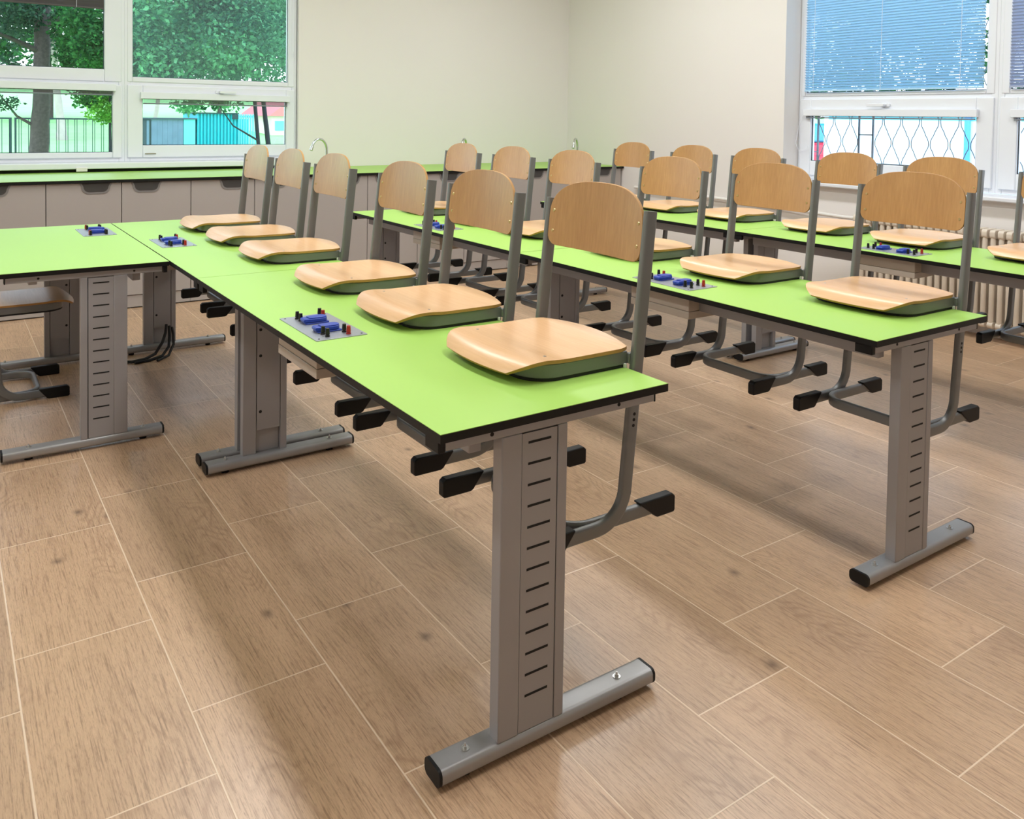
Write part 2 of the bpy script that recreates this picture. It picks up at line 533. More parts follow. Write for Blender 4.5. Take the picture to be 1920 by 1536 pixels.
PB = 7.135
r2, f2 = window(2, 'y', PB, 1.215, 2.585, 0.957, 2.75, 1.565, (1.274, 2.511, 1.615, 2.66), (1.345, 2.492, 1.082, 1.447), dusty=True)
handle('y', PB-0.016, 1.93, 1.515, 1, r2, f2)
f2(MB().box(1.36, 1.44, PB-0.024, PB-0.012, 1.012, 1.022).build('hinge_cover', M['chrome'], r2))
r1, f1 = window(1, 'y', PB, -0.26, 1.215, 0.957, 2.75, 1.56, (-0.17, 1.074, 1.665, 2.66), (-0.2, 1.129, 1.03, 1.5))
r0, f0 = window(3, 'y', PB, -1.745, -0.26, 0.957, 2.75, 1.56, (-1.65, -0.36, 1.665, 2.66), (-1.65, -0.33, 1.03, 1.5))
PR = 5.71
r4, f4 = window(4, 'x', PR, 2.785, 4.32, 0.895, 2.75, 1.535, (2.862, 4.262, 1.575, 2.66), (2.915, 4.20, 1.04, 1.435))
handle('x', PR-0.016, 3.56, 1.475, 1, r4, f4)
r5, f5 = window(5, 'x', PR, 0.63, 2.785, 0.895, 2.75, 1.535, (0.71, 2.712, 1.575, 2.66), (0.75, 2.655, 1.03, 1.435))

# sills
struct(MB().box(WX0, 2.59, 6.985, PB+0.02, 0.912, 0.957).build('trim_1', M['pvc'], bevel=0.006))
struct(MB().box(WX0, 2.59, 7.03, 7.1, 0.888, 0.912).build('sill_shade_strip', M['dark_gap'], smooth=False))  # black strip put in for the shade in the gap below the sill
struct(MB().box(5.46, PR+0.02, RY0+0.0, 4.323, 0.862, 0.893).build('trim_3', M['pvc'], bevel=0.008))
tag(MB().box(0.86, 0.935, 6.972, 6.984, 0.895, 0.925).build('sill_bracket', M['white_metal'], bevel=0.003), 'small pale clip on the front of the white window sill above the green counter', 'bracket')

# ---------------------------------------------------------------- blinds
def blind_stack(name, plane, p, u0, u1, z0, z1, mat, label):
    root = empty(name, ((u0+u1)/2, p, z0) if plane == 'y' else (p, (u0+u1)/2, z0))
    tag(root, label, 'blind')
    inv = Matrix.Translation(-root.location)
    def bx(b, a, c, q0, q1, d, e):
        if plane == 'y': b.box(a, c, q0, q1, d, e)
        else: b.box(q0, q1, a, c, d, e)
        return b
    o = bx(MB(), u0-0.02, u1+0.02, p-0.03, p, z1, z1+0.052).build('head_box', M['pvc'], root, bevel=0.003); o.matrix_parent_inverse = inv
    n = max(2, int((z1-z0-0.012)/0.004)); b = MB()
    for i in range(n):
        z = z0+0.013+i*0.004
        if z+0.0025 < z1+0.003: bx(b, u0, u1, p-0.022, p-0.002, z, z+0.0025)
    o = b.build('slats', mat, root, smooth=False); o.matrix_parent_inverse = inv
    o = bx(MB(), u0, u1, p-0.023, p-0.001, z0, z0+0.011).build('bottom_rail', M['rail_grey'], root, bevel=0.002); o.matrix_parent_inverse = inv
    return root
blind_stack('venetian_blind', 'y', PB-0.018, 1.345, 2.492, 1.405, 1.447, M['slat_dark'], 'venetian blind drawn up into a thin stack above the teal container')
blind_stack('venetian_blind', 'y', PB-0.018, -0.2, 1.129, 1.465, 1.5, M['slat_dark'], 'venetian blind drawn up into a stack over the pane showing lawn and fence')
blind_stack('venetian_blind', 'x', PR-0.018, 2.915, 4.225, 1.372, 1.392, M['slat_dark'], 'raised venetian blind above the low pane with the wavy metal grille behind')
blind_stack('venetian_blind', 'x', PR-0.018, 0.75, 2.665, 1.372, 1.392, M['slat_dark'], 'raised venetian blind on the low pane at the right edge of the photo')
def blind_down(plane, p, u0, u1, z0, z1, mat, label, tilt, pitch_=0.0215, cords=()):
    root = empty('venetian_blind', ((u0+u1)/2, p, z0) if plane == 'y' else (p, (u0+u1)/2, z0))
    tag(root, label, 'blind')
    inv = Matrix.Translation(-root.location)
    b = MB(); n = int((z1-z0-0.02)/pitch_)
    c, s = math.cos(tilt), math.sin(tilt); h = 0.0125
    for i in range(n):
        z = z0+0.022+i*pitch_
        pts = [(-h*c, -h*s), (0, 0.0022), (h*c, h*s), (h*c, h*s+0.0006), (0, 0.0028), (-h*c, -h*s+0.0006)]
        if plane == 'y': b.prism([(p+q, z+w) for q, w in pts], 'x', u0, u1)
        else: b.prism([(p+q, z+w) for q, w in pts], 'y', u0, u1)
    o = b.build('slats', mat, root, smooth=False); o.matrix_parent_inverse = inv
    b = MB()
    if plane == 'y': b.box(u0, u1, p-0.012, p+0.012, z0, z0+0.012)
    else: b.box(p-0.012, p+0.012, u0, u1, z0, z0+0.012)
    o = b.build('bottom_rail', mat, root, bevel=0.002); o.matrix_parent_inverse = inv
    for cpos in cords:
        q = (cpos, p-0.016, z0) if plane == 'y' else (p-0.016, cpos, z0)
        o = MB().cyl(q, (0, 0, z1-z0), 0.0016, 6).build('ladder_cord', M['pvc'], root); o.matrix_parent_inverse = inv
    b = MB()
    if plane == 'y': b.box(u0-0.01, u1+0.01, p-0.015, p+0.012, z1, z1+0.04)
    else: b.box(p-0.015, p+0.012, u0-0.01, u1+0.01, z1, z1+0.04)
    o = b.build('head_box', M['pvc'], root, bevel=0.003); o.matrix_parent_inverse = inv
    return root
blind_down('x', PR-0.019, 2.87, 4.255, 1.583, 2.62, M['slat_backlit'], 'large lowered venetian blind tinted by blue daylight on the tall right window', R(-42), 0.0205, (3.02, 3.6, 4.17))
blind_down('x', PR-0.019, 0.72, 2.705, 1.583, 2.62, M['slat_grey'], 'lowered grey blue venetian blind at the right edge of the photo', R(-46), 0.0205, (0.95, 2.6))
blind_down('y', PB-0.019, -0.165, 1.068, 2.118, 2.62, M['slat_dark'], 'partly lowered grey venetian blind at the top of the tall left window', R(-60), 0.0205, (0.2, 0.88))
# pull cords
tag(MB().tube([(PR-0.03, 4.262, 1.40), (PR-0.05, 4.285, 1.30), (PR-0.06, 4.30, 1.17), (PR-0.055, 4.27, 1.115), (PR-0.04, 4.22, 1.13), (PR-0.035, 4.20, 1.16)], 0.0022, 6).build('blind_cord', M['pvc']), 'thin white blind cord hanging in a loop beside the grille window', 'cord')
tag(MB().tube([(2.53, PB-0.025, 2.6), (2.532, PB-0.027, 2.1), (2.535, PB-0.028, 1.86), (2.548, PB-0.028, 1.835), (2.556, PB-0.026, 1.9), (2.556, PB-0.024, 2.6)], 0.0022, 6).build('blind_cord', M['pvc']), 'thin white blind cord hanging at the right edge of the left windows', 'cord')

# ---------------------------------------------------------------- ceiling fixtures (above the frame)
fx = None
for i, (lx, ly) in enumerate(LAMPS):
    if fx is None:
        fx = empty('ceiling_light', (lx, ly, CEIL))
        MB().box(-0.17, 0.17, -0.62, 0.62, -0.06, 0.0).build('housing', M['white_metal'], fx, bevel=0.004)
        o = fx
    else:
        o = copy_tree(fx); o.location = (lx, ly, CEIL)
    tag(o, 'long white ceiling light panel above the classroom', 'ceiling light', 'ceiling lights')

# ---------------------------------------------------------------- tables
TW_, HT = 0.605, 0.73
def make_socket(parent, cx, cy, z):
    b = MB()
    b.prism(rrect(cx-0.036, cx+0.036, cy-0.022, cy+0.022, 0.005), 'z', z, z+0.004)
    pts = [(cx-0.037, cy-0.017), (cx-0.02, cy-0.021)]
    for i in range(9):
        a = R(-90+180*i/8)
        pts.append((cx+0.012+0.022*math.cos(a), cy+0.022*math.sin(a)))
    pts += [(cx-0.02, cy+0.021), (cx-0.037, cy+0.017)]
    b.prism(pts, 'z', z+0.005, z+0.015)
    c2 = [(cx+0.006+(px_-cx)*0.8, cy+(py_-cy)*0.8) for px_, py_ in pts]
    b.prism(c2, 'z', z+0.015, z+0.018)
    b.cyl((cx-0.036, cy-0.016, z+0.010), (0, 0.032, 0), 0.0055, 8)
    return b.build('socket', M['blue'], parent, bevel=0.0015)
def make_post(parent, cx, cy, z, mat):
    b = MB()
    b.cyl((cx, cy, z), (0, 0, 0.004), 0.0068, 14)
    b.cyl((cx, cy, z+0.004), (0, 0, 0.002), 0.0045, 14)
    b.cyl((cx, cy, z+0.006), (0, 0, 0.017), 0.0064, 14, 0.0052)
    return b.build('binding_post', mat, parent, bevel=0.0006)
def leg(t, y, s, outer):
    """column and foot; y = plane of the outer face, s=+1 when inward is +y"""
    ya = lambda q: y+s*q
    def bx(b, x0, x1, q0, q1, z0, z1):
        return b.box(x0, x1, min(ya(q0), ya(q1)), max(ya(q0), ya(q1)), z0, z1)
    b = MB()
    bx(b, 0.155, 0.206, 0.0, 0.034, 0.044, 0.687)
    bx(b, 0.3, 0.325, 0.0, 0.034, 0.044, 0.687)
    bx(b, 0.206, 0.3, 0.010, 0.016, 0.044, 0.687)
    col = b.build('leg_column', M['grey_metal'], t, bevel=0.0025)
    b = MB()
    bx(b, 0.2065, 0.2975, 0.0012, 0.006, 0.046, 0.684)
    b.mat(1)
    for i in range(13):
        z = 0.121+i*0.0452
        bx(b, 0.222, 0.281, 0.0007, 0.003, z-0.0026, z+0.0026)
    bx(b, 0.2975, 0.2995, 0.003, 0.008, 0.046, 0.684)
    b.build('slotted_panel', [M['grey_metal'], M['dark_gap']], col, smooth=False)
    b = MB()
    bx(b, 0.2085, 0.2975, 0.028, 0.033, 0.135, 0.684)
    b.mat(1)
    for z in (0.205, 0.42, 0.52):
        b.cyl((0.222, ya(0.0325), z), (0, s*0.0012, 0), 0.006, 12)
    b.build('inner_panel', [M['grey_metal'], M['dark_gap']], col, smooth=False)
    yc = ya(0.027)
    b = MB()
    prof = rrect(-0.031, 0.031, -0.0175, 0.0175, 0.0125, 5)
    b.sweep([(0.022, yc, 0.0285), (0.59, yc, 0.0285)], [(Vector((0, 1, 0)), Vector((0, 0, 1)))]*2, prof)
    ft = b.build('foot', M['foot_metal'], t)
    for x0 in (0.0155, 0.5895):
        MB().sweep([(x0, yc, 0.0285), (x0+0.007, yc, 0.0285)], [(Vector((0, 1, 0)), Vector((0, 0, 1)))]*2, rrect(-0.0313, 0.0313, -0.0178, 0.0178, 0.0127, 5)).build('end_cap', M['plastic'], ft)
    for x in (0.092, 0.503):
        b = MB()
        b.cyl((x, yc, 0.0455), (0, 0, 0.002), 0.0095, 16)
        b.cyl((x, yc, 0.0475), (0, 0, 0.005), 0.0052, 6)
        b.cyl((x, yc, 0.0525), (0, 0, 0.005), 0.0032, 10, 0.002)
        b.build('bolt', M['zinc'], ft)
        MB().cyl((x, yc, 0.0), (0, 0, 0.012), 0.014, 14).build('foot_pad', M['plastic'], ft)
def make_table(name, x0, y0, length, plate_y, label, rot=False, box=True):
    root = empty(name, (x0, y0, 0)) if not rot else empty(name, (x0+TW_, y0+length, 0), math.pi)
    tag(root, label, 'table', 'green topped laboratory tables')
    L = length
    b = MB()
    b.mat(0).box(0.0004, TW_-0.0004, 0.0004, L-0.0004, HT-0.0012, HT)
    b.mat(1).box(0, TW_, 0, L, HT-0.0185, HT-0.0012)
    b.build('tabletop', [M['green'], M['black_edge']], root, smooth=False)
    for q in (0.018, L-0.018-0.04):
        bm_ = MB().box(0.022, TW_-0.026, q, q+0.04, 0.687, HT-0.0185).build('end_beam', M['grey_metal'], root, bevel=0.002)
        MB().box(0.006, 0.022, q, q+0.055, 0.684, HT-0.019).build('beam_cap', M['plastic'], bm_, bevel=0.002)
        MB().box(TW_-0.026, TW_-0.022, q, q+0.04, 0.686, HT-0.019).build('beam_cap', M['plastic'], bm_, bevel=0.001)
        out = q if q < 0.1 else q+0.04
        d = MB()
        for x in (0.13, 0.47):
            d.cyl((x, out-0.0006, 0.6995), (0, 0.0012, 0), 0.0045, 10)
        d.build('screw', M['dark_gap'], bm_)
    MB().box(0.1, 0.13, 0.058, L-0.058, 0.652, HT-0.0185).build('rail', M['grey_metal'], root, bevel=0.002)
    MB().box(0.47, 0.5, 0.058, L-0.058, 0.67, HT-0.0185).build('rail', M['grey_metal'], root, bevel=0.002)
    leg(root, 0.018, 1, True)
    leg(root, L-0.018, -1, True)
    if plate_y is not None:
        pl = MB().prism(rrect(0.047, 0.197, plate_y-0.15, plate_y+0.15, 0.003, 2), 'z', HT-0.0002, HT+0.0022).build('socket_panel', M['steel'], root, bevel=0.0006)
        z = HT+0.0022
        make_socket(pl, 0.122, plate_y+0.052, z)
        make_socket(pl, 0.116, plate_y-0.056, z)
        for px_, py_, mt in ((0.09, 0.115, 'black_post'), (0.09, 0.086, 'black_post'), (0.162, 0.122, 'black_post'), (0.162, 0.094, 'red'),
                             (0.149, -0.097, 'black_post'), (0.151, -0.123, 'red'), (0.089, -0.091, 'black_post'), (0.09, -0.121, 'black_post')):
            make_post(pl, px_, plate_y+py_, z, M[mt])
        d = MB()
        for px_, py_ in ((0.06, 0.135), (0.185, 0.135), (0.06, -0.135), (0.185, -0.135)):
            d.cyl((px_, plate_y+py_, z-0.0005), (0, 0, 0.0012), 0.003, 8)
        d.build('panel_screw', M['dark_gap'], pl)
        if box:
            MB().box(0.047, 0.197, plate_y-0.152, plate_y+0.152, 0.656, HT-0.0187).build('junction_box', M['box'], root, bevel=0.002)
            MB().box(0.046, 0.198, plate_y-0.153, plate_y+0.153, 0.628, 0.655).build('junction_box_lid', M['box'], root, bevel=0.002)
    return root
make_table('lab_table', 0.798, 1.403, 1.83, 0.912, 'green topped table nearest the camera, with three chairs hung on its right edge')
make_table('lab_table', 0.798, 3.236, 1.834, 0.944, 'green topped table behind the nearest one, in the same row, against the left side table')
make_table('lab_table', 0.188, 3.662, 1.408, 0.345, 'green topped table at the left edge of the photo without chairs on top', rot=True)
make_table('lab_table', 2.178, 1.368, 1.780, 0.915, 'front green topped table of the middle row, its slotted leg standing free at right')
make_table('lab_table', 2.178, 3.153, 1.867, 0.945, 'rear green topped table of the middle row, close to the cabinets')
make_table('lab_table', 3.672, 1.385, 1.812, 0.925, 'front green topped table of the right row, by the radiator')
make_table('lab_table', 3.672, 3.2, 1.82, None, 'rear green topped table of the right row, nearest the corner of the room')

# ---------------------------------------------------------------- chairs
def make_chair():
    root = empty('school_chair', (0, 0, 0))
    YS = 0.2006
    Yv = Vector((0, 1, 0))
    # upright tubes: down from the backrest, bent forward on the floor into the front cap
    PROF = rrect(-0.0175, 0.0175, -0.0095, 0.0095, 0.0065, 4)
    r = 0.088; zc = 0.114
    for s in (1, -1):
        sp = []
        for i in range(9):
            z = 0.785+(zc+0.01-0.785)*i/8
            sp.append((0.1*(z-0.40), z))
        cx = 0.1*(zc-0.40)-r
        for i in range(1, 9):
            a = R(90*i/8)
            sp.append((cx+r*math.cos(a), zc-r*math.sin(a)))
        sp.append((-0.30, zc-r))
        path = []; fr = []
        for i, (x, z) in enumerate(sp):
            a = Vector(sp[max(i-1, 0)]); c = Vector(sp[min(i+1, len(sp)-1)]); tt = (c-a).normalized()
            Tn = Vector((tt[0], 0, tt[1]))
            path.append(Vector((x, s*YS, z))); fr.append((Tn.cross(Yv), Yv))
        b = MB().sweep(path, fr, PROF)
        b.mat(1)
        for z in (0.262, 0.276, 0.29):
            b.cyl((0.1*(z-0.40), s*(YS+0.0093), z), (0, s*0.0008, 0), 0.0042, 10)
        up = b.build('upright', [M['chair_metal'], M['dark_gap']], root)
        prof = [(-0.318, 0.004), (-0.313, 0.0), (-0.232, 0.0), (-0.224, 0.004), (-0.19, 0.047), (-0.194, 0.05), (-0.308, 0.05), (-0.318, 0.042)]
        MB().prism(prof, 'y', s*YS-0.0135, s*YS+0.0135).build('foot_cap', M['plastic'], up, bevel=0.003)
    # U shaped floor tube, open to the rear
    YU = YS-0.0195; xf = -0.195; rr = 0.075; zu = 0.026
    path = [Vector((0.135, YU, zu)), Vector((xf+rr, YU, zu))]
    Ld = Vector((0, 0, -1)); T0 = Vector((-1, 0, 0))
    fr = [(Ld, Ld.cross(T0))]*2
    for k in (0, 1):
        c = Vector((xf+rr, (YU-rr) if k == 0 else -(YU-rr), zu))
        for i in range(1 if k == 0 else 0, 9):
            a = R(90*i/8)
            if k == 0:
                p = c+Vector((-rr*math.sin(a), rr*math.cos(a), 0)); Tn = Vector((-math.cos(a), -math.sin(a), 0))
            else:
                p = c+Vector((-rr*math.cos(a), -rr*math.sin(a), 0)); Tn = Vector((math.sin(a), -math.cos(a), 0))
            path.append(p); fr.append((Ld, Ld.cross(Tn)))
    path.append(Vector((0.135, -YU, zu))); fr.append((Ld, Ld.cross(Vector((1, 0, 0)))))
    sk = MB().sweep(path, fr, PROF).build('floor_tube', M['chair_metal'], root)
    for s in (1, -1):
        prof = [(0.152, 0.004), (0.147, 0.0), (0.092, 0.0), (0.084, 0.004), (0.03, 0.047), (0.034, 0.05), (0.142, 0.05), (0.152, 0.042)]
        MB().prism(prof, 'y', s*YU-0.0135, s*YU+0.0135).build('foot_cap', M['plastic'], sk, bevel=0.003)
    # seat frame: U shaped band
    pth = [(-0.014, 0.178), (-0.2, 0.178)]
    rr = 0.075
    for i in range(1, 9):
        a = R(90*i/8); pth.append((-0.22-rr*math.sin(a), 0.178-rr+rr*math.cos(a)))
    full = pth+[(x, -y) for x, y in reversed(pth)]
    def band(z0, z1, w):
        n = len(full); bb = MB(); vs = []
        for i, (x, y) in enumerate(full):
            p0 = Vector(full[max(i-1, 0)]); p1 = Vector(full[min(i+1, n-1)]); t = (p1-p0).normalized(); nn = Vector((-t[1], t[0]))
            for sgn, z in ((1, z0), (-1, z0), (-1, z1), (1, z1)):
                q = Vector((x, y))+nn*sgn*w/2
                vs.append((q[0], q[1], z))
        fs = [(0, 1, 2, 3), tuple((n-1)*4+k for k in (3, 2, 1, 0))]
        for i in range(n-1):
            for k in range(4): fs.append((i*4+k, i*4+(k+1) % 4, (i+1)*4+(k+1) % 4, (i+1)*4+k))
        return bb.add(vs, fs)
    b = band(0.4075, 0.4405, 0.012)
    for s in (1, -1): b.box(-0.016, 0.012, s*0.186-0.007, s*0.186+0.007, 0.41, 0.436)
    b.build('seat_frame', M['chair_metal'], root, bevel=0.002)
    band(0.4003, 0.4075, 0.009).build('glide_pad', M['rubber'], root)
    for s in (1, -1):
        MB().box(-0.026, -0.02, s*0.186-0.004, s*0.186+0.004, 0.4003, 0.411).build('spacer', M['clear'], root, bevel=0.001)
    # seat
    NX, NY = 26, 22
    def seat_pt(u, v):
        # u -1..1 across, v 0 (back) .. 1 (front)
        xb = -0.008+0.03*(1-u*u)
        xf = -0.356+0.012*u*u
        hw = 0.187
        if v > 0.8: hw = 0.187-0.052*((v-0.8)/0.2)**2.8
        if v < 0.12: hw = 0.187-0.012*((0.12-v)/0.12)**2
        x = xb+(xf-xb)*v; y = u*hw
        z = 0.4495-0.006*math.exp(-((v-0.35)/0.22)**2)*(1-u*u)
        z += 0.004*math.exp(-((v-0.78)/0.12)**2)
        if v > 0.84: z -= 0.026*((v-0.84)/0.16)**2.2
        if v < 0.15: z += 0.006*((0.15-v)/0.15)**2*(1-u*u)
        return Vector((x, y, z))
    vs = []; fs = []
    import itertools
    us = [math.sin(math.pi/2*(-1+2*i/NY)) for i in range(NY+1)]
    vv = [j/NX for j in range(NX+1)]
    top = [[seat_pt(u, v) for u in us] for v in vv]
    b = MB()
    n1 = NY+1
    V = [p for row in top for p in row]
    V2 = []
    for j in range(NX+1):
        for i in range(n1):
            dx = top[min(j+1, NX)][i]-top[max(j-1, 0)][i]; dy = top[j][min(i+1, NY)]-top[j][max(i-1, 0)]
            nn = dy.cross(dx).normalized()
            if nn.z < 0: nn = -nn
            V2.append(top[j][i]-nn*0.009)
    N = len(V)
    F = []
    for j in range(NX):
        for i in range(NY):
            a = j*n1+i
            F.append((a, a+1, a+n1+1, a+n1)); F.append((N+a, N+a+n1, N+a+n1+1, N+a+1))
    E = []
    loop = [i for i in range(n1)]+[j*n1+NY for j in range(1, NX+1)]+[NX*n1+i for i in range(NY-1, -1, -1)]+[j*n1 for j in range(NX-1, 0, -1)]
    for k in range(len(loop)):
        a, c = loop[k], loop[(k+1) % len(loop)]
        E.append((a, c, N+c, N+a))
    b.add(V+V2, F+E)
    b.mi = [0]*len(F)+[1]*len(E)
    st = b.build('seat', [M['beech'], M['ply_edge']], root, bevel=0.0015)
    for u in (-0.8, 0.8):
        p = seat_pt(u, 0.7)
        MB().cyl(p-Vector((0, 0, 0.002)), (0, 0, 0.0028), 0.0045, 10, 0.0038).build('screw', M['zinc'], st)
    # backrest
    hw = 0.191; zb_, zt_ = 0.655, 0.842
    def edge_top(y):
        t = min(1, abs(y)/hw)
        return zt_-0.012*t*t
    out = []
    def corner(cx, cz, rx, rz, a0, n=8):
        return [(cx+rx*math.cos(R(a0+90*i/n)), cz+rz*math.sin(R(a0+90*i/n))) for i in range(n+1)]
    for i in range(41):
        a = math.pi*i/40
        ca, sa = math.cos(a), math.sin(a)
        out.append((hw*math.copysign(abs(ca)**(2/2.7), ca), zt_-0.1+0.1*abs(sa)**(2/2.3)))
    out += corner(-hw+0.032, zb_+0.032, 0.032, 0.032, 180, 6)
    out += corner(hw-0.032, zb_+0.032, 0.032, 0.032, 270, 6)
    import bmesh
    bm = bmesh.new()
    # slice outline into vertical strips for a smooth curve
    ys = [-hw+2*hw*(0.5-0.5*math.cos(math.pi*i/28)) for i in range(29)]
    def zrange(y):
        zs = []
        for k in range(len(out)):
            (y0, z0), (y1, z1) = out[k], out[(k+1) % len(out)]
            if (y0-y)*(y1-y) <= 0 and abs(y1-y0) > 1e-9: zs.append(z0+(z1-z0)*(y-y0)/(y1-y0))
        return (min(zs), max(zs)) if zs else (zt_-0.1, zt_-0.1)
    rows = []
    for y in ys:
        yy = max(-hw+1e-4, min(hw-1e-4, y))
        rows.append((yy,)+zrange(yy))
    def xb(y, z, back):
        base = 0.1*(z-0.40)-0.0055
        return base-0.0085+0.015*(1-(y/hw)**2)+(0.0085 if back else 0)
    b = MB(); K = 6; V = []; 
    for back in (0, 1):
        for y, z0, z1 in rows:
            for k in range(K+1):
                z = z0+(z1-z0)*k/K
                V.append((xb(y, z, back), y, z))
    n = K+1; H = len(rows)*n; F = []; E = []
    for i in range(len(rows)-1):
        for k in range(K):
            a = i*n+k
            F.append((a, a+1, a+n+1, a+n)); F.append((H+a, H+a+n, H+a+n+1, H+a+1))
        E.append((i*n, (i+1)*n, H+(i+1)*n, H+i*n)); E.append((i*n+K, H+i*n+K, H+(i+1)*n+K, (i+1)*n+K))
    for i in (0, len(rows)-1):
        for k in range(K): E.append((i*n+k, i*n+k+1, H+i*n+k+1, H+i*n+k))
    b.add(V, F+E); b.mi = [0]*len(F)+[1]*len(E)
    bk = b.build('backrest', [M['beech_back_shaded'], M['ply_edge']], root, bevel=0.0012)
    for s in (1, -1):
        for z in (0.695, 0.752):
            y = s*(hw-0.017)
            MB().cyl((xb(y, z, 0)+0.001, y, z), (-0.0028, 0, 0), 0.0055, 12, 0.0042).build('screw', M['brass'], bk)
    return root
chair0 = make_chair()
spots = []
def row(x, ys, labels, group):
    for y, lb in zip(ys, labels): spots.append((x, y, 0.33, 0.0, lb, group))
row(1.4225, (1.735, 2.30, 2.852, 3.54, 4.08, 4.605),
    ('beech school chair nearest the camera, on the front green table',
     'beech school chair second from the camera, hung beside the near socket panel',
     'beech school chair third from the camera in the left row, before the seam',
     'beech school chair in the left row, just behind the table seam',
     'beech school chair second from the far end of the left row',
     'beech school chair farthest back in the left row, before the window and cabinets'), 'chairs hung on the left row of tables')
row(2.803, (1.661, 2.262, 2.84, 3.584, 4.163, 4.744),
    ('beech school chair at the near end of the middle row, by the slotted leg',
     'beech school chair second in the middle row, beside the blue sockets',
     'beech school chair third in the middle row, just before its table seam',
     'beech school chair fourth in the middle row, just behind its table seam',
     'beech school chair second from the far end of the middle row',
     'beech school chair at the far end of the middle row, before the greige cabinets'), 'chairs hung on the middle row of tables')
row(4.297, (1.79, 2.382, 2.935, 3.584, 4.14, 4.75),
    ('beech school chair cut off by the right edge, only its seat tip showing',
     'beech school chair in the right row hung over the socket panel, by the radiator',
     'beech school chair third from the near end of the right row, before the grille',
     'beech school chair in the right row, third from the corner of the room',
     'beech school chair second from the far end of the right row',
     'beech school chair at the far end of the right row, nearest the corner'), 'chairs hung on the right row of tables')
for i, (x, y, z, rz, lb, gp) in enumerate(spots):
    o = chair0 if i == 0 else copy_tree(chair0)
    o.location = (x, y, z); o.rotation_euler = (0, 0, rz)
    tag(o, lb, 'chair', gp)
o = copy_tree(chair0); o.location = (0.2005, 4.655, 0.0); o.rotation_euler = (0, 0, math.pi)
o['label'] = 'beech school chair standing on the floor under the table at left'
if 'group' in o: del o['group']

# ---------------------------------------------------------------- counter along the back wall
CY, CH = 6.19, 0.888
b = MB()
b.mat(0).box(-1.75, XR-0.004, CY+0.0004, YB-0.002, CH-0.0012, CH)
b.mat(1).box(-1.75, XR-0.004, CY, YB-0.002, CH-0.02, CH-0.0012)
o = b.build('counter_worktop', [M['green'], M['black_edge']], smooth=False)
tag(o, 'long green counter worktop with black edge running along the back wall', 'worktop')
def cup(parent, cx, w):
    y = CY+0.02
    b = MB()
    def outl(k):
        x0, x1, z0 = cx-w/2+k, cx+w/2-k, 0.794+k
        pts = [(x0, 0.866)]
        r = 0.045-k*0.8
        for i in range(7):
            a = R(180+90*i/6); pts.append((x0+0.012+r+r*math.cos(a), z0+r+r*math.sin(a)))
        for i in range(7):
            a = R(270+90*i/6); pts.append((x1-0.012-r+r*math.cos(a), z0+r+r*math.sin(a)))
        pts.append((x1, 0.866))
        return pts
    b.mat(0).prism(outl(0), 'y', y-0.004, y+0.001)
    b.mat(1).prism(outl(0.012), 'y', y-0.0048, y-0.002)
    return b.build('handle', [M['cup_rim'], M['cup']], parent)
def cabinet(x0, x1, label, single=False, hx=()):
    root = empty('base_cabinet', ((x0+x1)/2, CY+0.3, 0))
    tag(root, label, 'cabinet', 'base cabinets under the green counter')
    inv = Matrix.Translation(-root.location)
    b = MB().box(x0+0.001, x1-0.001, CY+0.039, YB-0.09, 0.09, CH-0.0205)
    o = b.build('body', M['cabinet'], root, smooth=False); o.matrix_parent_inverse = inv
    o = MB().box(x0+0.001, x1-0.001, CY+0.03, YB-0.1, 0.008, 0.0885).build('plinth', M['cabinet'], root, smooth=False); o.matrix_parent_inverse = inv
    o = MB().box(x0+0.001, x1-0.001, CY+0.05, YB-0.12, 0.0, 0.008).build('shadow_gap', M['dark_gap'], root, smooth=False); o.matrix_parent_inverse = inv
    mid = [x0, (x0+x1)/2, x1] if not single else [x0, x1]
    for k in range(len(mid)-1):
        d = MB().box(mid[k]+0.0025, mid[k+1]-0.0025, CY+0.02, CY+0.038, 0.094, CH-0.0225).build('door', M['cabinet'], root, bevel=0.001); d.matrix_parent_inverse = inv
        cup(d, hx[k], 0.198)
    return root
xs = [0.59-0.9*2, 0.59-0.9, 0.59, 1.49, 2.39, 3.29, 4.19, 5.09]
clabels = ['greige base cabinet beyond the left edge of the photo', 'greige base cabinet at the left edge of the photo, under the tall left window',
           'greige double cabinet behind the empty left table', 'greige double cabinet behind the farthest chairs of the left row',
           'greige double cabinet below the leftmost chrome faucet', 'greige double cabinet behind the far end of the middle row',
           'greige double cabinet below the middle of the wall, seen between the chair backs']
for i in range(7):
    x0, x1 = xs[i], xs[i+1]
    cabinet(x0, x1, clabels[i], hx=(x0+0.293, x1-0.293))
cabinet(5.09, XR-0.022, 'narrow greige cabinet in the corner at the right end of the counter', single=True, hx=(5.285,))

def faucet(x, y, ang, label):
    root = empty('faucet', (x, y, CH), ang)
    tag(root, label, 'faucet', 'chrome faucets on the counter')
    MB().cyl((0, 0, 0), (0, 0, 0.03), 0.024, 20, 0.018).build('base', M['chrome'], root, bevel=0.002)
    pts = [(0, 0, 0.03), (0, 0, 0.10)]
    r = 0.075
    for i in range(0, 13):
        a = R(160*i/12)
        pts.append((-r+r*math.cos(a), 0, 0.16+r*1.25*math.sin(a)))
    MB().tube(pts, 0.0105, 12).build('spout', M['chrome'], root)
    p = Vector(pts[-1]); d = (p-Vector(pts[-2])).normalized()
    MB().cyl(p, d*0.034, 0.0135, 14).build('nozzle', M['chrome'], root)
    b = MB().cyl((0, 0.0, 0.045), (0, 0.05, 0.0), 0.007, 10)
    b.cyl((0, 0.05, 0.045), (0, 0.018, 0), 0.013, 12)
    b.build('tap_lever', M['chrome'], root)
faucet(2.70, 6.72, R(15), 'chrome gooseneck faucet at the left, beside the tall window')
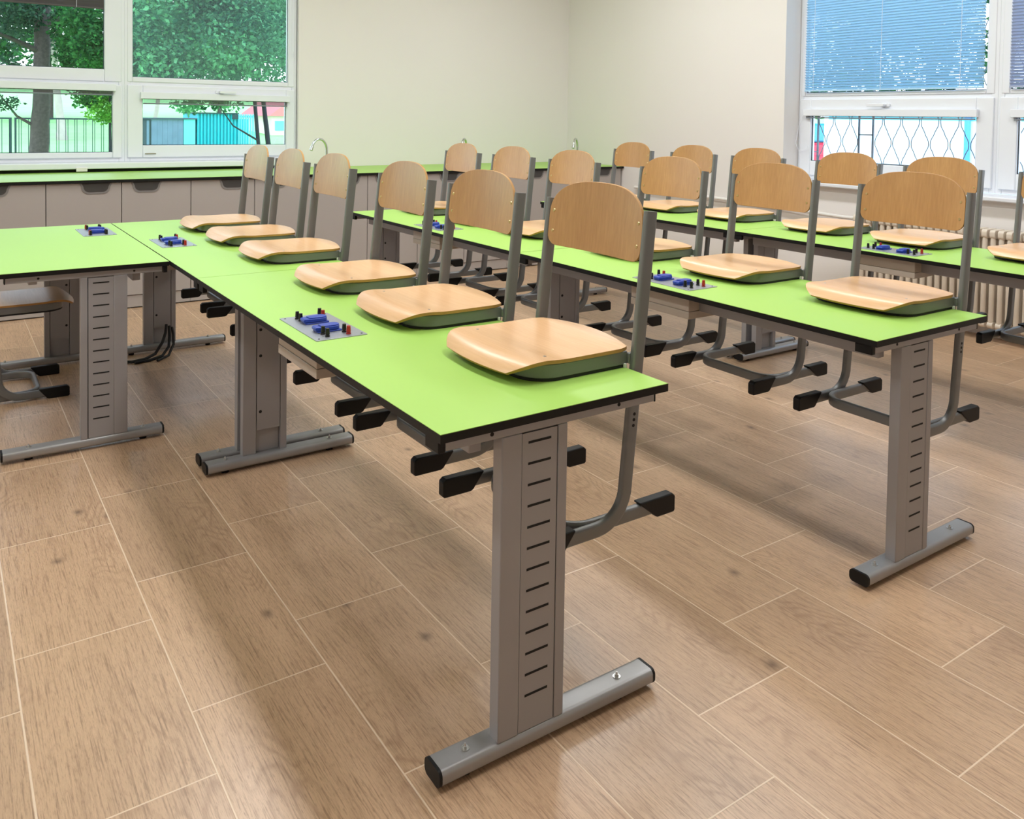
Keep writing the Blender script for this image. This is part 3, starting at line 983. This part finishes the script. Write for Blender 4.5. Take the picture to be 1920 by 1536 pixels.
faucet(4.06, 6.72, R(42), 'chrome gooseneck faucet in the middle of the counter, just above a chair back')
faucet(5.37, 6.72, R(36), 'chrome gooseneck faucet at the right, near the corner of the room')

# ---------------------------------------------------------------- radiator and pipe on the right wall
rad = empty('radiator', (5.43, 2.8, 0))
tag(rad, 'cream cast iron column radiator under the right window', 'radiator')
def section_mesh():
    b = MB()
    for x in (-0.048, 0.0, 0.048):
        b.tube([(x, 0, 0.1), (x, 0, 0.13), (x, 0, 0.63), (x, 0, 0.66)], [0.012, 0.016, 0.016, 0.012], 10)
    for z0, z1 in ((0.085, 0.125), (0.64, 0.695)):
        pts = rrect(-0.068, 0.068, z0, z1, 0.019, 4)
        b.prism(pts, 'y', -0.017, 0.017)
    for z in (0.105, 0.668): b.cyl((0, -0.0247, z), (0, 0.0494, 0), 0.016, 12)
    return b
sec = section_mesh().build('section', M['radiator'], rad, bevel=0.003)
n_sec = 33
sec.location = (0, -0.82, 0)
for i in range(1, n_sec):
    c = sec.copy(); COL.objects.link(c); c.parent = rad; c.location = (0, -0.82+i*0.0495, 0)
b = MB()
for y in (-0.7, 0.7): b.box(-0.03, 0.03, y-0.012, y+0.012, 0, 0.086)
b.build('stand', M['radiator'], rad)
tag(MB().tube([(5.50, 6.0, 0.70), (5.50, 4.95, 0.682), (5.50, 4.4, 0.672), (5.49, 3.94, 0.657), (5.46, 3.72, 0.655), (5.43, 3.63, 0.66), (5.43, 3.60, 0.668)], 0.014, 10).build('heating_pipe', M['white_metal']),
    'white heating pipe running along the right wall to the radiator', 'pipe')

# ---------------------------------------------------------------- cables under the tables
def wob(p0, p1, sag, n=10, j=0.0, seed=0):
    rnd = random.Random(seed); out = []
    for i in range(n+1):
        t = i/n
        out.append(Vector(p0).lerp(Vector(p1), t)+Vector((rnd.uniform(-j, j), rnd.uniform(-j, j), -sag*4*t*(1-t))))
    return out
b = MB()
b.tube([(1.06, 4.96, 0.16), (1.05, 4.935, 0.12), (1.03, 4.915, 0.075), (0.99, 4.90, 0.02), (0.93, 4.86, 0.009), (0.86, 4.84, 0.009), (0.8, 4.87, 0.009)], 0.008, 8)
b.tube([(1.075, 4.96, 0.15), (1.07, 4.93, 0.1), (1.06, 4.90, 0.05), (1.02, 4.87, 0.012), (0.95, 4.83, 0.008), (0.87, 4.815, 0.008)], 0.0075, 8)
b.tube([(1.09, 4.96, 0.14), (1.09, 4.93, 0.11), (1.085, 4.90, 0.06), (1.05, 4.86, 0.012), (0.98, 4.80, 0.008)], 0.007, 8)
tag(b.build('cable_bundle', M['rubber']), 'bundle of black cables lying on the floor by the far table leg', 'cable')
b = MB()
for k in range(4):
    b.tube(wob((0.42+0.05*k, 4.6, 0.705), (0.56+0.02*k, 4.86, 0.70), 0.06+0.02*k, 12, 0.004, k), 0.0035, 6)
tag(b.build('cable_loop', M['wire']), 'pale cables hanging in loops under the empty left table', 'cable')
def tray(x0, x1, y0, y1, z, label):
    b = MB(); n = 8; pts = []
    for i in range(n+1):
        t = i/n; pts.append((x0+(x1-x0)*t, z-0.03*math.sin(math.pi*t)))
    pts2 = [(x, zz+0.003) for x, zz in reversed(pts)]
    b.prism(pts+pts2, 'y', y0, y1)
    tag(b.build('cable_tray', M['box']), label, 'cable tray', 'cable trays under the tables')
tray(0.95, 1.2, 4.1, 4.5, 0.705, 'pale curved cable tray under the far table of the left row')
tray(3.83, 4.06, 2.75, 3.05, 0.70, 'pale curved cable tray under the front table of the right row')

# ---------------------------------------------------------------- outside, right window
b = MB()
step, amp = 0.0725, 0.034
def strand(y0, sgn):
    pts = []
    n = 70
    for i in range(n+1):
        z = 1.035+(2.6-1.035)*i/n
        ph = (z-1.036)/0.32*2*math.pi
        tri = math.cos(ph)*0.86+0.05*math.cos(3*ph)+0.05*math.sin(9*ph)
        pts.append((5.92, y0+sgn*amp*tri, z))
    return pts
k = 0
for y in [3.755-i*step for i in range(0, 42)]:
    b.tube(strand(y, -1 if k % 2 == 0 else 1), 0.0034, 5); k += 1
k = 0
for y in [3.962+i*step for i in range(0, 5)]:
    b.tube(strand(y, 1 if k % 2 == 0 else -1), 0.0034, 5); k += 1
gr = b.build('lattice', M['grille'])
groot = empty('window_grille', (5.92, 3.0, 1.03))
tag(groot, 'wavy wrought metal grille outside the right window', 'grille')
gr.parent = groot; gr.matrix_parent_inverse = Matrix.Translation(-groot.location)
b = MB()
for y in (3.921, 3.803): b.box(5.914, 5.926, y-0.006, y+0.006, 1.03, 2.6)
b.box(5.914, 5.926, 3.803, 3.921, 1.247, 1.257).box(5.914, 5.926, 3.803, 3.921, 1.78, 1.79)
b.box(5.914, 5.926, 0.7, 4.29, 1.026, 1.038).box(5.914, 5.926, 0.7, 4.29, 2.6, 2.612)
b.box(5.914, 5.926, 4.284, 4.296, 1.026, 2.612).box(5.914, 5.926, 0.694, 0.706, 1.026, 2.612)
for z in (1.1, 2.5):
    for y in (0.7, 4.29): b.box(5.84, 5.92, y-0.004, y+0.004, z, z+0.008)
o = b.build('grille_frame', M['grille'], groot); o.matrix_parent_inverse = Matrix.Translation(-groot.location)
# ground outside
def ground_z(x, y):
    z = 0.3+0.0*x
    if y > 20: z += 0.042*(y-20)
    return z
b = MB(); gx = [-40+4*i for i in range(31)]; gy = [7.6]+[8+2*i for i in range(46)]
V = [(x, y, (ground_z(x, y)-0.3)*1.0+(-0.4 if x > 11 and y < 20 else 0.3 if y > 18 else 0.3*(y-7.6)/10.4)) for y in gy for x in gx]
n = len(gx); F = [(j*n+i, j*n+i+1, (j+1)*n+i+1, (j+1)*n+i) for j in range(len(gy)-1) for i in range(n-1)]
tag(b.add(V, F).build('lawn', M['grass']), 'bright green lawn rising outside the left window', 'lawn', kind='stuff')
M['asphalt'] = plain('pale paving', srgb(225, 228, 228), 0.9)
struct(MB().box(5.95, 60, -30, 19, -0.12, -0.02).build('ground', M['asphalt'], smooth=False))
M['facade'] = plain('pale blue white facade', srgb(242, 250, 250), 0.85, var=0.03, scale=3)
M['aqua'] = plain('aqua panel', srgb(120, 215, 225), 0.7)
fac = empty('building', (14, 7.3, 0))
tag(fac, 'pale building seen through the grille of the right window', 'building')
inv = Matrix.Translation(-fac.location)
o = MB().box(13, 16, 3, 9.3, -0.02, 1.6).build('facade_wall', M['facade'], fac, smooth=False); o.matrix_parent_inverse = inv
o = MB().box(12.985, 13, 3.2, 9.2, 1.40, 1.5).build('facade_band', M['aqua'], fac, smooth=False); o.matrix_parent_inverse = inv
o = MB().cyl((12.93, 6.74, 0), (0, 0, 1.58), 0.045, 12).build('downpipe', plain('blue downpipe', srgb(80, 160, 215), 0.5), fac); o.matrix_parent_inverse = inv
car = empty('parked_van', (15, 11.3, 0))
tag(car, 'small red vehicle seen at the left edge of the grille window', 'vehicle')
inv = Matrix.Translation(-car.location)
M['carred'] = plain('red car paint', srgb(225, 40, 70), 0.3)
b = MB()
prof = [(-0.9, 0.28), (0.9, 0.28), (0.95, 0.62), (0.88, 0.86), (0.55, 0.93), (-0.75, 0.93), (-0.92, 0.8)]
b.prism([(15+x, z) for x, z in prof], 'y', 10.7, 11.9)
o = b.build('body', M['carred'], car, bevel=0.05); o.matrix_parent_inverse = inv
prof = [(-0.72, 0.94), (0.5, 0.94), (0.25, 1.32), (-0.6, 1.32)]
o = MB().prism([(15+x, z) for x, z in prof], 'y', 10.76, 11.84).build('cabin', plain('car glass', srgb(70, 170, 205), 0.2), car, bevel=0.04); o.matrix_parent_inverse = inv
for x in (14.45, 15.55):
    for y in (10.7, 11.78):
        o = MB().cyl((x, y, 0.26), (0, 0.12, 0), 0.28, 18).build('wheel', M['rubber'], car); o.matrix_parent_inverse = inv

# ---------------------------------------------------------------- outside, left windows
# fence
fence = empty('fence', (2.5, 20, 0.3))
tag(fence, 'dark metal bar fence across the lawn behind the big tree trunk', 'fence')
inv = Matrix.Translation(-fence.location)
def fpart(name, b):
    o = b.build(name, M['fence'], fence, smooth=False); o.matrix_parent_inverse = inv
b = MB()
x = -3.0
while x < 3.9:
    if not (1.25 < x < 1.4): b.box(x-0.006, x+0.006, 19.992, 20.008, 0.36, 1.17)
    if not (1.25 < x+0.04 < 1.4): b.box(x+0.036, x+0.048, 19.992, 20.008, 0.36, 1.17)
    x += 0.17
fpart('fence_bars', b)
for x0, x1 in ((-3.05, 1.29), (1.36, 3.95)):
    fpart('fence_rail', MB().box(x0, x1, 19.985, 20.015, 1.165, 1.195))
    fpart('fence_rail', MB().box(x0, x1, 19.985, 20.015, 0.35, 0.375))
for x0 in (-3.05, 1.275, 1.36, 3.93): fpart('fence_post', MB().box(x0-0.018, x0+0.018, 19.98, 20.02, 0.25, 1.195))
# sheds
M['shed_grey'] = plain('weathered grey boards', srgb(112, 132, 152), 0.8, var=0.2, scale=5)
M['shed_dark'] = plain('dark grey board', srgb(70, 84, 92), 0.8)
M['teal'] = plain('teal sheet metal', srgb(18, 176, 190), 0.5, var=0.06)
M['teal_light'] = plain('light teal sheet', srgb(110, 205, 215), 0.6)
shed = empty('shed', (4.7, 22.6, 0.38))
tag(shed, 'low grey board shed left of the teal container', 'shed')
inv = Matrix.Translation(-shed.location)
b = MB()
for i in range(8):
    x0 = 4.12+i*0.121
    b.mat(1 if i == 0 else 0).box(x0, x0+0.118, 22.0, 22.03, 0.3, 1.185)
o = b.build('board_wall', [M['shed_grey'], M['shed_dark']], shed, smooth=False); o.matrix_parent_inverse = inv
o = MB().box(4.1, 5.1, 22.03, 23.2, 0.3, 1.18).build('shed_body', M['shed_dark'], shed, smooth=False); o.matrix_parent_inverse = inv
o = MB().box(4.08, 5.42, 21.95, 23.25, 1.185, 1.21).build('roof', M['shed_dark'], shed, smooth=False); o.matrix_parent_inverse = inv
o = MB().box(5.1, 5.38, 22.0, 23.2, 0.3, 1.185).build('side_panel', M['teal_light'], shed, smooth=False); o.matrix_parent_inverse = inv
cont = empty('container', (6.0, 23, 0.38))
tag(cont, 'teal corrugated metal container beyond the left window', 'container')
inv = Matrix.Translation(-cont.location)
b = MB(); pts = []
n = 12
for i in range(n):
    x0 = 5.43+i*(1.0/n); w = 1.0/n
    pts += [(x0, 22.0), (x0+w*0.38, 22.0), (x0+w*0.5, 22.05), (x0+w*0.88, 22.05)]
pts += [(6.43, 22.0), (6.43, 23.5), (5.43, 23.5)]
b.prism(pts, 'z', 0.3, 1.33)
o = b.build('corrugated_wall', M['teal'], cont, smooth=False); o.matrix_parent_inverse = inv
o = MB().box(5.40, 6.45, 21.96, 23.55, 1.33, 1.36).build('roof', M['fence'], cont, smooth=False); o.matrix_parent_inverse = inv
o = MB().box(6.28, 6.43, 21.94, 21.97, 1.20, 1.32).build('sign_plate', M['fence'], cont, smooth=False); o.matrix_parent_inverse = inv
pk = empty('picket_fence', (6.7, 22.3, 0.38))
tag(pk, 'pale teal picket fence right of the teal container', 'fence')
inv = Matrix.Translation(-pk.location)
b = MB()
for i in range(9): b.box(6.47+i*0.062, 6.505+i*0.062, 22.3, 22.33, 0.36, 1.33)
o = b.build('pickets', M['teal_light'], pk, smooth=False); o.matrix_parent_inverse = inv
b = MB().box(6.45, 7.03, 22.33, 22.36, 1.25, 1.29).box(6.45, 7.03, 22.33, 22.36, 0.42, 0.47)
o = b.build('picket_rail', M['teal_light'], pk, smooth=False); o.matrix_parent_inverse = inv
b = MB().box(6.5, 7.0, 22.9, 22.95, 0.3, 1.2)
o = b.build('back_panel', M['teal'], pk, smooth=False); o.matrix_parent_inverse = inv
house = empty('house', (9.3, 28, 0.6))
tag(house, 'pale pink house with red roof behind the trees', 'house')
inv = Matrix.Translation(-house.location)
o = MB().box(9.3, 10.9, 28, 31, 0.3, 1.3).build('house_wall', plain('pale pink render', srgb(245, 222, 222), 0.8), house, smooth=False); o.matrix_parent_inverse = inv
o = MB().prism([(9.15, 1.28), (11.05, 1.28), (10.1, 2.0)], 'y', 27.8, 31.2).build('roof', plain('pinkish red roof', srgb(222, 130, 128), 0.8), house, smooth=False); o.matrix_parent_inverse = inv
o = MB().box(9.42, 9.85, 27.96, 28.0, 0.8, 1.12).build('house_window', M['aqua'], house, smooth=False); o.matrix_parent_inverse = inv

# trees
def leaves(b, rnd, c, rad, n, size, hollow=0.35):
    n = int(n*2.1); size = size*0.72
    for _ in range(n):
        while True:
            p = Vector((rnd.uniform(-1, 1), rnd.uniform(-1, 1), rnd.uniform(-1, 1)))
            if hollow < p.length < 1: break
        q = Vector(c)+Vector((p.x*rad[0], p.y*rad[1], p.z*rad[2]))
        s = size*rnd.uniform(0.6, 1.3)
        d = Vector((rnd.gauss(0, 1), rnd.gauss(0, 1), rnd.gauss(0, 0.6)-0.4)).normalized()
        a = d.orthogonal().normalized(); a.rotate(Matrix.Rotation(rnd.uniform(0, 6.28), 3, d))
        b.add([q, q+d*s*0.5+a*s*0.3, q+d*s, q+d*s*0.5-a*s*0.3], [(0, 1, 2, 3)])
def tree(name, label, trunk, radii, bark, leafmat, clumps, seed, limbs=()):
    base = trunk[0]
    root = empty(name, base)
    tag(root, label, 'tree', None)
    inv = Matrix.Translation(-Vector(base))
    rnd = random.Random(seed)
    pts = []; rs = []
    for i in range(len(trunk)-1):
        for k in range(6):
            t = k/6
            pts.append(Vector(trunk[i]).lerp(Vector(trunk[i+1]), t)+Vector((rnd.uniform(-1, 1), rnd.uniform(-1, 1), 0))*radii[i]*0.06)
            rs.append(radii[i]+(radii[i+1]-radii[i])*t)
    pts.append(Vector(trunk[-1])); rs.append(radii[-1])
    o = MB().tube(pts, rs, 12).build('trunk', bark, root); o.matrix_parent_inverse = inv
    for lp, lr in limbs:
        o = MB().tube(lp, [lr*(1-0.7*i/(len(lp)-1)) for i in range(len(lp))], 7).build('branch', bark, root); o.matrix_parent_inverse = inv
    b = MB()
    for c, rad, n, sz in clumps: leaves(b, rnd, c, rad, n, sz)
    o = b.build('foliage', leafmat, root, smooth=False); o.matrix_parent_inverse = inv
    o['kind'] = 'stuff'
    return root
def clump_fill(rnd, x0, x1, y0, y1, z0, z1, k, r, n, sz):
    return [((rnd.uniform(x0, x1), rnd.uniform(y0, y1), rnd.uniform(z0, z1)), (r*rnd.uniform(0.8, 1.3), r, r*rnd.uniform(0.6, 0.9)), n, sz) for _ in range(k)]
rnd = random.Random(5)
tree('conifer', 'big rough barked tree in front of the fence, its trunk in the low left pane', [(1.40, 16, 0.2), (1.46, 16, 1.6), (1.49, 16.05, 3.2), (1.5, 16.1, 6.5)], [0.16, 0.128, 0.115, 0.08], M['bark'], M['needle'],
     clump_fill(rnd, -0.6, 1.3, 15.4, 16.6, 2.0, 4.2, 15, 0.42, 260, 0.10)+clump_fill(rnd, 0.2, 1.1, 15.3, 15.9, 1.45, 1.75, 5, 0.22, 110, 0.09), 1,
     [([(1.42, 16, 1.05), (1.1, 15.9, 1.25), (0.85, 15.8, 1.6)], 0.03), ([(1.47, 16, 2.3), (1.0, 15.8, 2.5), (0.3, 15.6, 2.75)], 0.05), ([(1.48, 16, 2.7), (1.9, 15.9, 3.0), (2.2, 15.8, 3.3)], 0.04),
      ([(1.47, 16, 2.0), (0.9, 15.8, 2.05), (0.2, 15.6, 2.0)], 0.035), ([(1.48, 16, 3.0), (1.0, 15.9, 3.3), (0.5, 15.8, 3.8)], 0.04)])
rnd = random.Random(8)
tree('leafy_tree', 'dark leafy tree right of the big trunk, seen in the tall left pane', [(2.75, 15.2, 0.25), (2.72, 15.2, 2.2), (2.8, 15.2, 5)], [0.03, 0.05, 0.03], M['bark_dark'], M['leaf_dark'],
     clump_fill(rnd, 1.75, 2.9, 14.4, 15.6, 1.85, 3.6, 18, 0.36, 300, 0.10)+clump_fill(rnd, 1.9, 2.4, 14.8, 15.4, 1.5, 1.75, 3, 0.18, 70, 0.09), 2)
rnd = random.Random(12)
tree('leafy_tree', 'slender dark trunked tree at the left of the pair behind the right low pane', [(4.46, 14, 0.2), (4.43, 14, 0.85), (4.38, 14, 1.4), (4.2, 13.9, 3.2), (4.0, 13.8, 5)], [0.035, 0.032, 0.03, 0.03, 0.02], M['bark_dark'], M['leaf_mid'],
     clump_fill(rnd, 2.5, 4.3, 12.2, 13.4, 1.85, 3.6, 34, 0.42, 330, 0.105)+clump_fill(rnd, 2.9, 4.2, 13.2, 13.9, 1.45, 1.65, 6, 0.2, 60, 0.1), 3,
     [([(4.43, 14, 0.9), (3.9, 13.6, 1.15), (3.6, 13.4, 1.5)], 0.018)])
rnd = random.Random(15)
tree('leafy_tree', 'leaning tree with a thicker dark trunk at the right end of the low pane', [(4.70, 14.1, 0.2), (4.63, 14.1, 0.85), (4.555, 14.1, 1.45), (4.3, 14.1, 3.2), (4.1, 14.1, 5)], [0.052, 0.042, 0.036, 0.035, 0.02], M['bark_dark'], M['leaf_mid'],
     clump_fill(rnd, 3.6, 6.2, 14.2, 16, 2.1, 4.6, 30, 0.5, 320, 0.12), 4)
rnd = random.Random(21)
tree('leafy_bush', 'bright yellow green bush by the fence in the low left pane', [(2.9, 18.6, 0.25), (2.9, 18.6, 1.7)], [0.03, 0.02], M['bark_dark'], M['leaf_light'],
     clump_fill(rnd, 2.6, 3.3, 18.3, 18.9, 1.3, 2.0, 10, 0.28, 170, 0.11), 5)
tree('pale_tree', 'pale barked tree standing on the lawn behind the fence', [(2.87, 26, 0.5), (2.83, 26, 1.1), (2.72, 26, 2.0), (2.6, 26, 5)], [0.16, 0.1, 0.09, 0.06], M['bark_pale'], M['leaf_dark'],
     clump_fill(random.Random(3), 2.4, 3.6, 25, 26.5, 2.15, 4.5, 12, 0.5, 150, 0.16), 6)
tree('pale_tree', 'thin pale tree on the lawn behind the grey shed', [(5.55, 28, 0.5), (5.72, 28, 1.6), (5.9, 28, 5)], [0.07, 0.06, 0.04], M['bark_pale'], M['leaf_mid'],
     clump_fill(random.Random(4), 5.0, 7.5, 27, 29, 2.2, 4.5, 14, 0.6, 150, 0.18), 7)
rnd = random.Random(31)
for i, (x, y, lm, lab) in enumerate(((0.6, 35, 'leaf_dark', 'far dark tree at the left of the background beyond the lawn'), (3.7, 37, 'leaf_mid', 'far green tree in the background behind the pale trunk'),
                                     (9.5, 35, 'leaf_dark', 'far dark tree in the background above the teal container'), (13.6, 37, 'leaf_mid', 'far green tree in the background above the red roofed house'), (17.0, 36, 'leaf_dark', 'far dark tree at the right of the background beyond the house'))):
    tree('leafy_tree', lab, [(x, y, 0.8), (x, y, 4)], [0.09, 0.07], M['bark'], M[lm], clump_fill(rnd, x-3.3, x+3.3, y-1, y+1.5, 3.0, 8.5, 40, 1.0, 110, 0.36), 40+i)

rnd = random.Random(51)
for i, (y, lab) in enumerate(((10.5, 'dark trees behind the pale building, left part, glimpsed through the backlit blind'), (5.5, 'dark trees behind the pale building, right part, glimpsed through the backlit blind'))):
    tree('leafy_tree', lab, [(18.5, y, -0.02), (18.5, y, 3)], [0.15, 0.1], M['bark'], M['leaf_dark'], clump_fill(rnd, 17.5, 19, y-2.6, y+2.6, 1.6, 5.5, 30, 0.8, 120, 0.3), 60+i)
